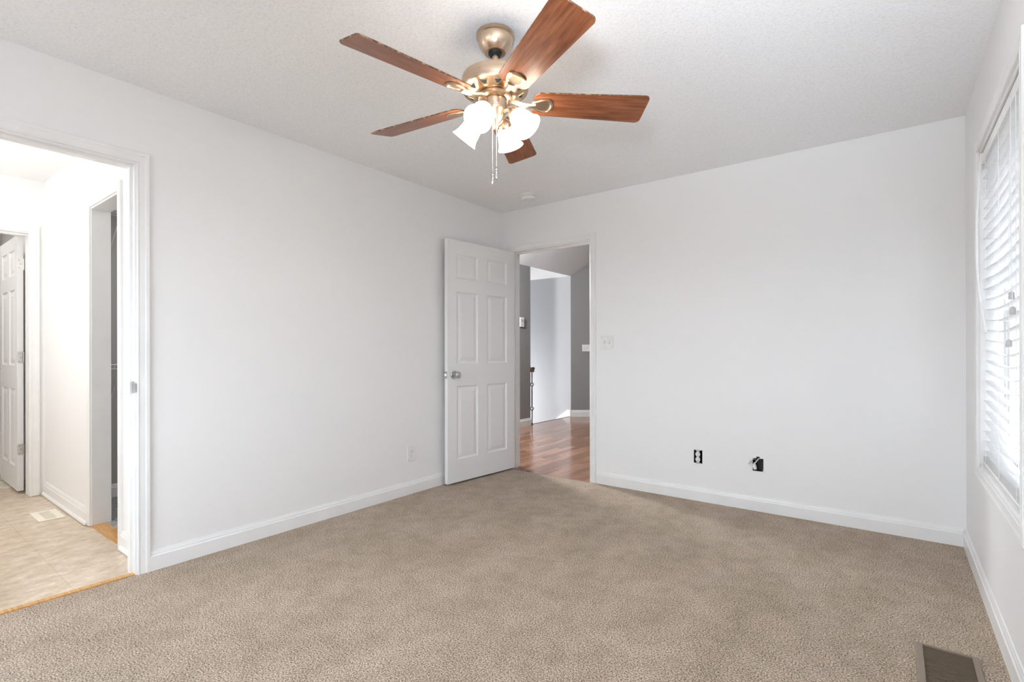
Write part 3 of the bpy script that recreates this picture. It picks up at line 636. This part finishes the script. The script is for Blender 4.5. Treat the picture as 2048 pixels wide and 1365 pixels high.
# pierced ornament around the underside of the housing
NV = 12
def cone(r, a, off=.0): zz = 2.197+(2.182-2.197)*(.126-r)/(.126-.088)-off; return (r*math.cos(a), r*math.sin(a), z_(zz))
for k in range(NV):
    orn = MB()
    a = 2*PI*(k+.5)/NV; da = 2*PI/NV*.30
    ins = [cone(.119, a-da, .0008), cone(.119, a+da, .0008), cone(.098, a+da*.35, .0008), cone(.098, a-da*.35, .0008)]
    orn.add(ins, [(0, 1, 2, 3)], 1)
    for p, q in ((0, 1), (1, 2), (2, 3), (3, 0)): orn.tube([ins[p], ins[q]], .0018, 6)
    orn.build('vent_ornament', [BRASS, SLOT], mh, smooth=True)
MB().lathe([(.0, z_(2.190)), (.066, z_(2.188)), (.072, z_(2.180)), (.072, z_(2.168)), (.062, z_(2.162)), (0, z_(2.162))], 40).build('blade_hub', BRASS, fan, smooth=True)
swh = MB().lathe([(0, z_(2.165)), (.047, z_(2.163)), (.052, z_(2.158)), (.052, z_(2.118)), (.048, z_(2.112)), (.040, z_(2.100)), (.036, z_(2.085)), (.028, z_(2.072)), (.014, z_(2.06)), (.010, z_(2.045)), (.006, z_(2.04)), (0, z_(2.04))], 40).build('switch_housing', BRASS, fan, smooth=True)
# one blade with its iron, then copies
def outline(r0, r1, w0, w1, rc, n=6):
    o = []
    for cx, cy, a, rad in ((r1-rc, w1-rc, 0, rc), (r0+.03, w0-.03, 90, .03), (r0+.03, -w0+.03, 180, .03), (r1-rc, -w1+rc, 270, rc)):
        for k in range(n+1): t = math.radians(a+90*k/n); o.append((cx+rad*math.cos(t), cy+rad*math.sin(t)))
    return o
BO = outline(.160, .648, .064, .079, .022)
blade_m = MB().prism(BO, .0, .0065, mi=0, mi_side=1)
PITCH = math.radians(-15.2)
BZ = z_(2.154)
def rotx(p): return Matrix.Rotation(PITCH, 3, 'X') @ Vector(p)
ir = MB()
arm = [(.055, 0, .012), (.085, 0, .006), (.115, 0, -.004), (.145, 0, -.008), (.17, 0, -.006)]
nA_ = len(arm); vs = []
for i, (x, y, z) in enumerate(arm):
    hw = .013+.004*abs(i-2)/2
    vs += [(x, -hw, z+.002), (x, hw, z+.002), (x, hw*.7, z-.005), (x, -hw*.7, z-.005)]
ir.add(vs, [(i*4+k, i*4+(k+1) % 4, i*4+4+(k+1) % 4, i*4+4+k) for i in range(nA_-1) for k in range(4)]+[(3, 2, 1, 0), ((nA_-1)*4, (nA_-1)*4+1, (nA_-1)*4+2, (nA_-1)*4+3)])
shield = [(.150, .012), (.165, .024), (.19, .034), (.215, .038), (.228, .036), (.236, .026), (.242, .010), (.244, 0), (.242, -.010), (.236, -.026), (.228, -.036), (.215, -.038), (.19, -.034), (.165, -.024), (.150, -.012)]
def sh(x, y, z): return rotx((x, y, z-.001))
cen = .20
lev = [(1, 0), (1, -.005), (.90, -.0075), (.82, -.0075), (.74, -.0045), (.5, -.0035)]
vs = []; n = len(shield)
for s, z in lev: vs += [sh(cen+(x-cen)*s, y*s, z) for x, y in shield]
ir.add(vs, [(i*n+k, i*n+(k+1) % n, (i+1)*n+(k+1) % n, (i+1)*n+k) for i in range(len(lev)-1) for k in range(n)]+[tuple((len(lev)-1)*n+k for k in range(n)), tuple(range(n-1, -1, -1))])
AZ0 = math.radians(43.3)
b0 = blade_m.build('blade', [WOOD, WOODEDGE], fan, bevel=.0015); b0.location = (0, 0, BZ)
i0 = ir.build('blade_iron', BRASS, fan, smooth=True, angle=40); i0.location = (0, 0, BZ)
for k in range(5):
    az = AZ0-k*2*PI/5
    bl_, ii = (b0, i0) if k == 0 else (b0.copy(), i0.copy())
    if k: COL.objects.link(bl_); COL.objects.link(ii); bl_.parent = fan; ii.parent = fan
    bl_.matrix_local = Matrix.Translation((0, 0, BZ)) @ Matrix.Rotation(az, 4, 'Z') @ Matrix.Rotation(PITCH, 4, 'X')
    ii.matrix_local = Matrix.Translation((0, 0, BZ)) @ Matrix.Rotation(az, 4, 'Z')
# light kit
arm_m = MB().tube([(.030, 0, z_(2.108)), (.052, 0, z_(2.115)), (.070, 0, z_(2.112)), (.082, 0, z_(2.100))], [.008, .0075, .0075, .008], 12)
tl = math.radians(42); org = Vector((.080, 0, z_(2.102)))
MS = Matrix.Translation(org) @ Matrix.Rotation(PI-tl, 4, 'Y')     # local +z runs down the shade axis
soc = MB().lathe([(0, -.012), (.012, -.012), (.018, -.004), (.026, .004), (.029, .012), (.029, .022), (.025, .024)], 24, MS)
shade_m = MB().lathe([(.024, .014), (.028, .019), (.036, .029), (.0415, .044), (.044, .063), (.0465, .081), (.051, .096), (.058, .108), (.0562, .108), (.0492, .096), (.0447, .081), (.0422, .063), (.0397, .044), (.034, .029), (.026, .02), (.022, .016)], 36, MS, cap=False)
bulb_m = MB().lathe([(0, .024), (.013, .024), (.014, .036), (.022, .056), (.024, .07), (.017, .086), (0, .091)], 20, MS)
a0 = arm_m.build('light_arm', BRASS, fan, smooth=True); s0 = soc.build('socket_cup', BRASS, a0, smooth=True); g0 = shade_m.build('glass_shade', SHADE, a0, smooth=True, angle=60); u0 = bulb_m.build('bulb', BULB, a0, smooth=True)
for k in range(4):
    az = yaw+math.radians(-25+90*k)
    if k == 0: q = a0
    else:
        q = a0.copy(); COL.objects.link(q); q.parent = fan
        for c in (s0, g0, u0): d = c.copy(); COL.objects.link(d); d.parent = q
    q.rotation_euler = (0, 0, az)
# pull chains
for (du, zt) in ((-.010, 1.800), (.006, 1.822)):
    p = R*du-F*.035
    ch = MB()
    z0 = 2.10; n = int((z0-zt-.05)/.006)
    ch.tube([(p.x, p.y, z_(z0)), (p.x, p.y, z_(zt+.045))], .0009, 6)
    co = ch.build('pull_chain', PLAST, fan)
    MB().lathe([(.0008, .052), (.004, .050), (.0045, .046), (.002, .042), (.004, .038), (.0055, .03), (.0055, .006), (.0045, .003), (.0045, 0), (0, 0)], 16, Matrix.Translation((p.x, p.y, z_(zt)))).build('pull_fob', CHROME, co, smooth=True)
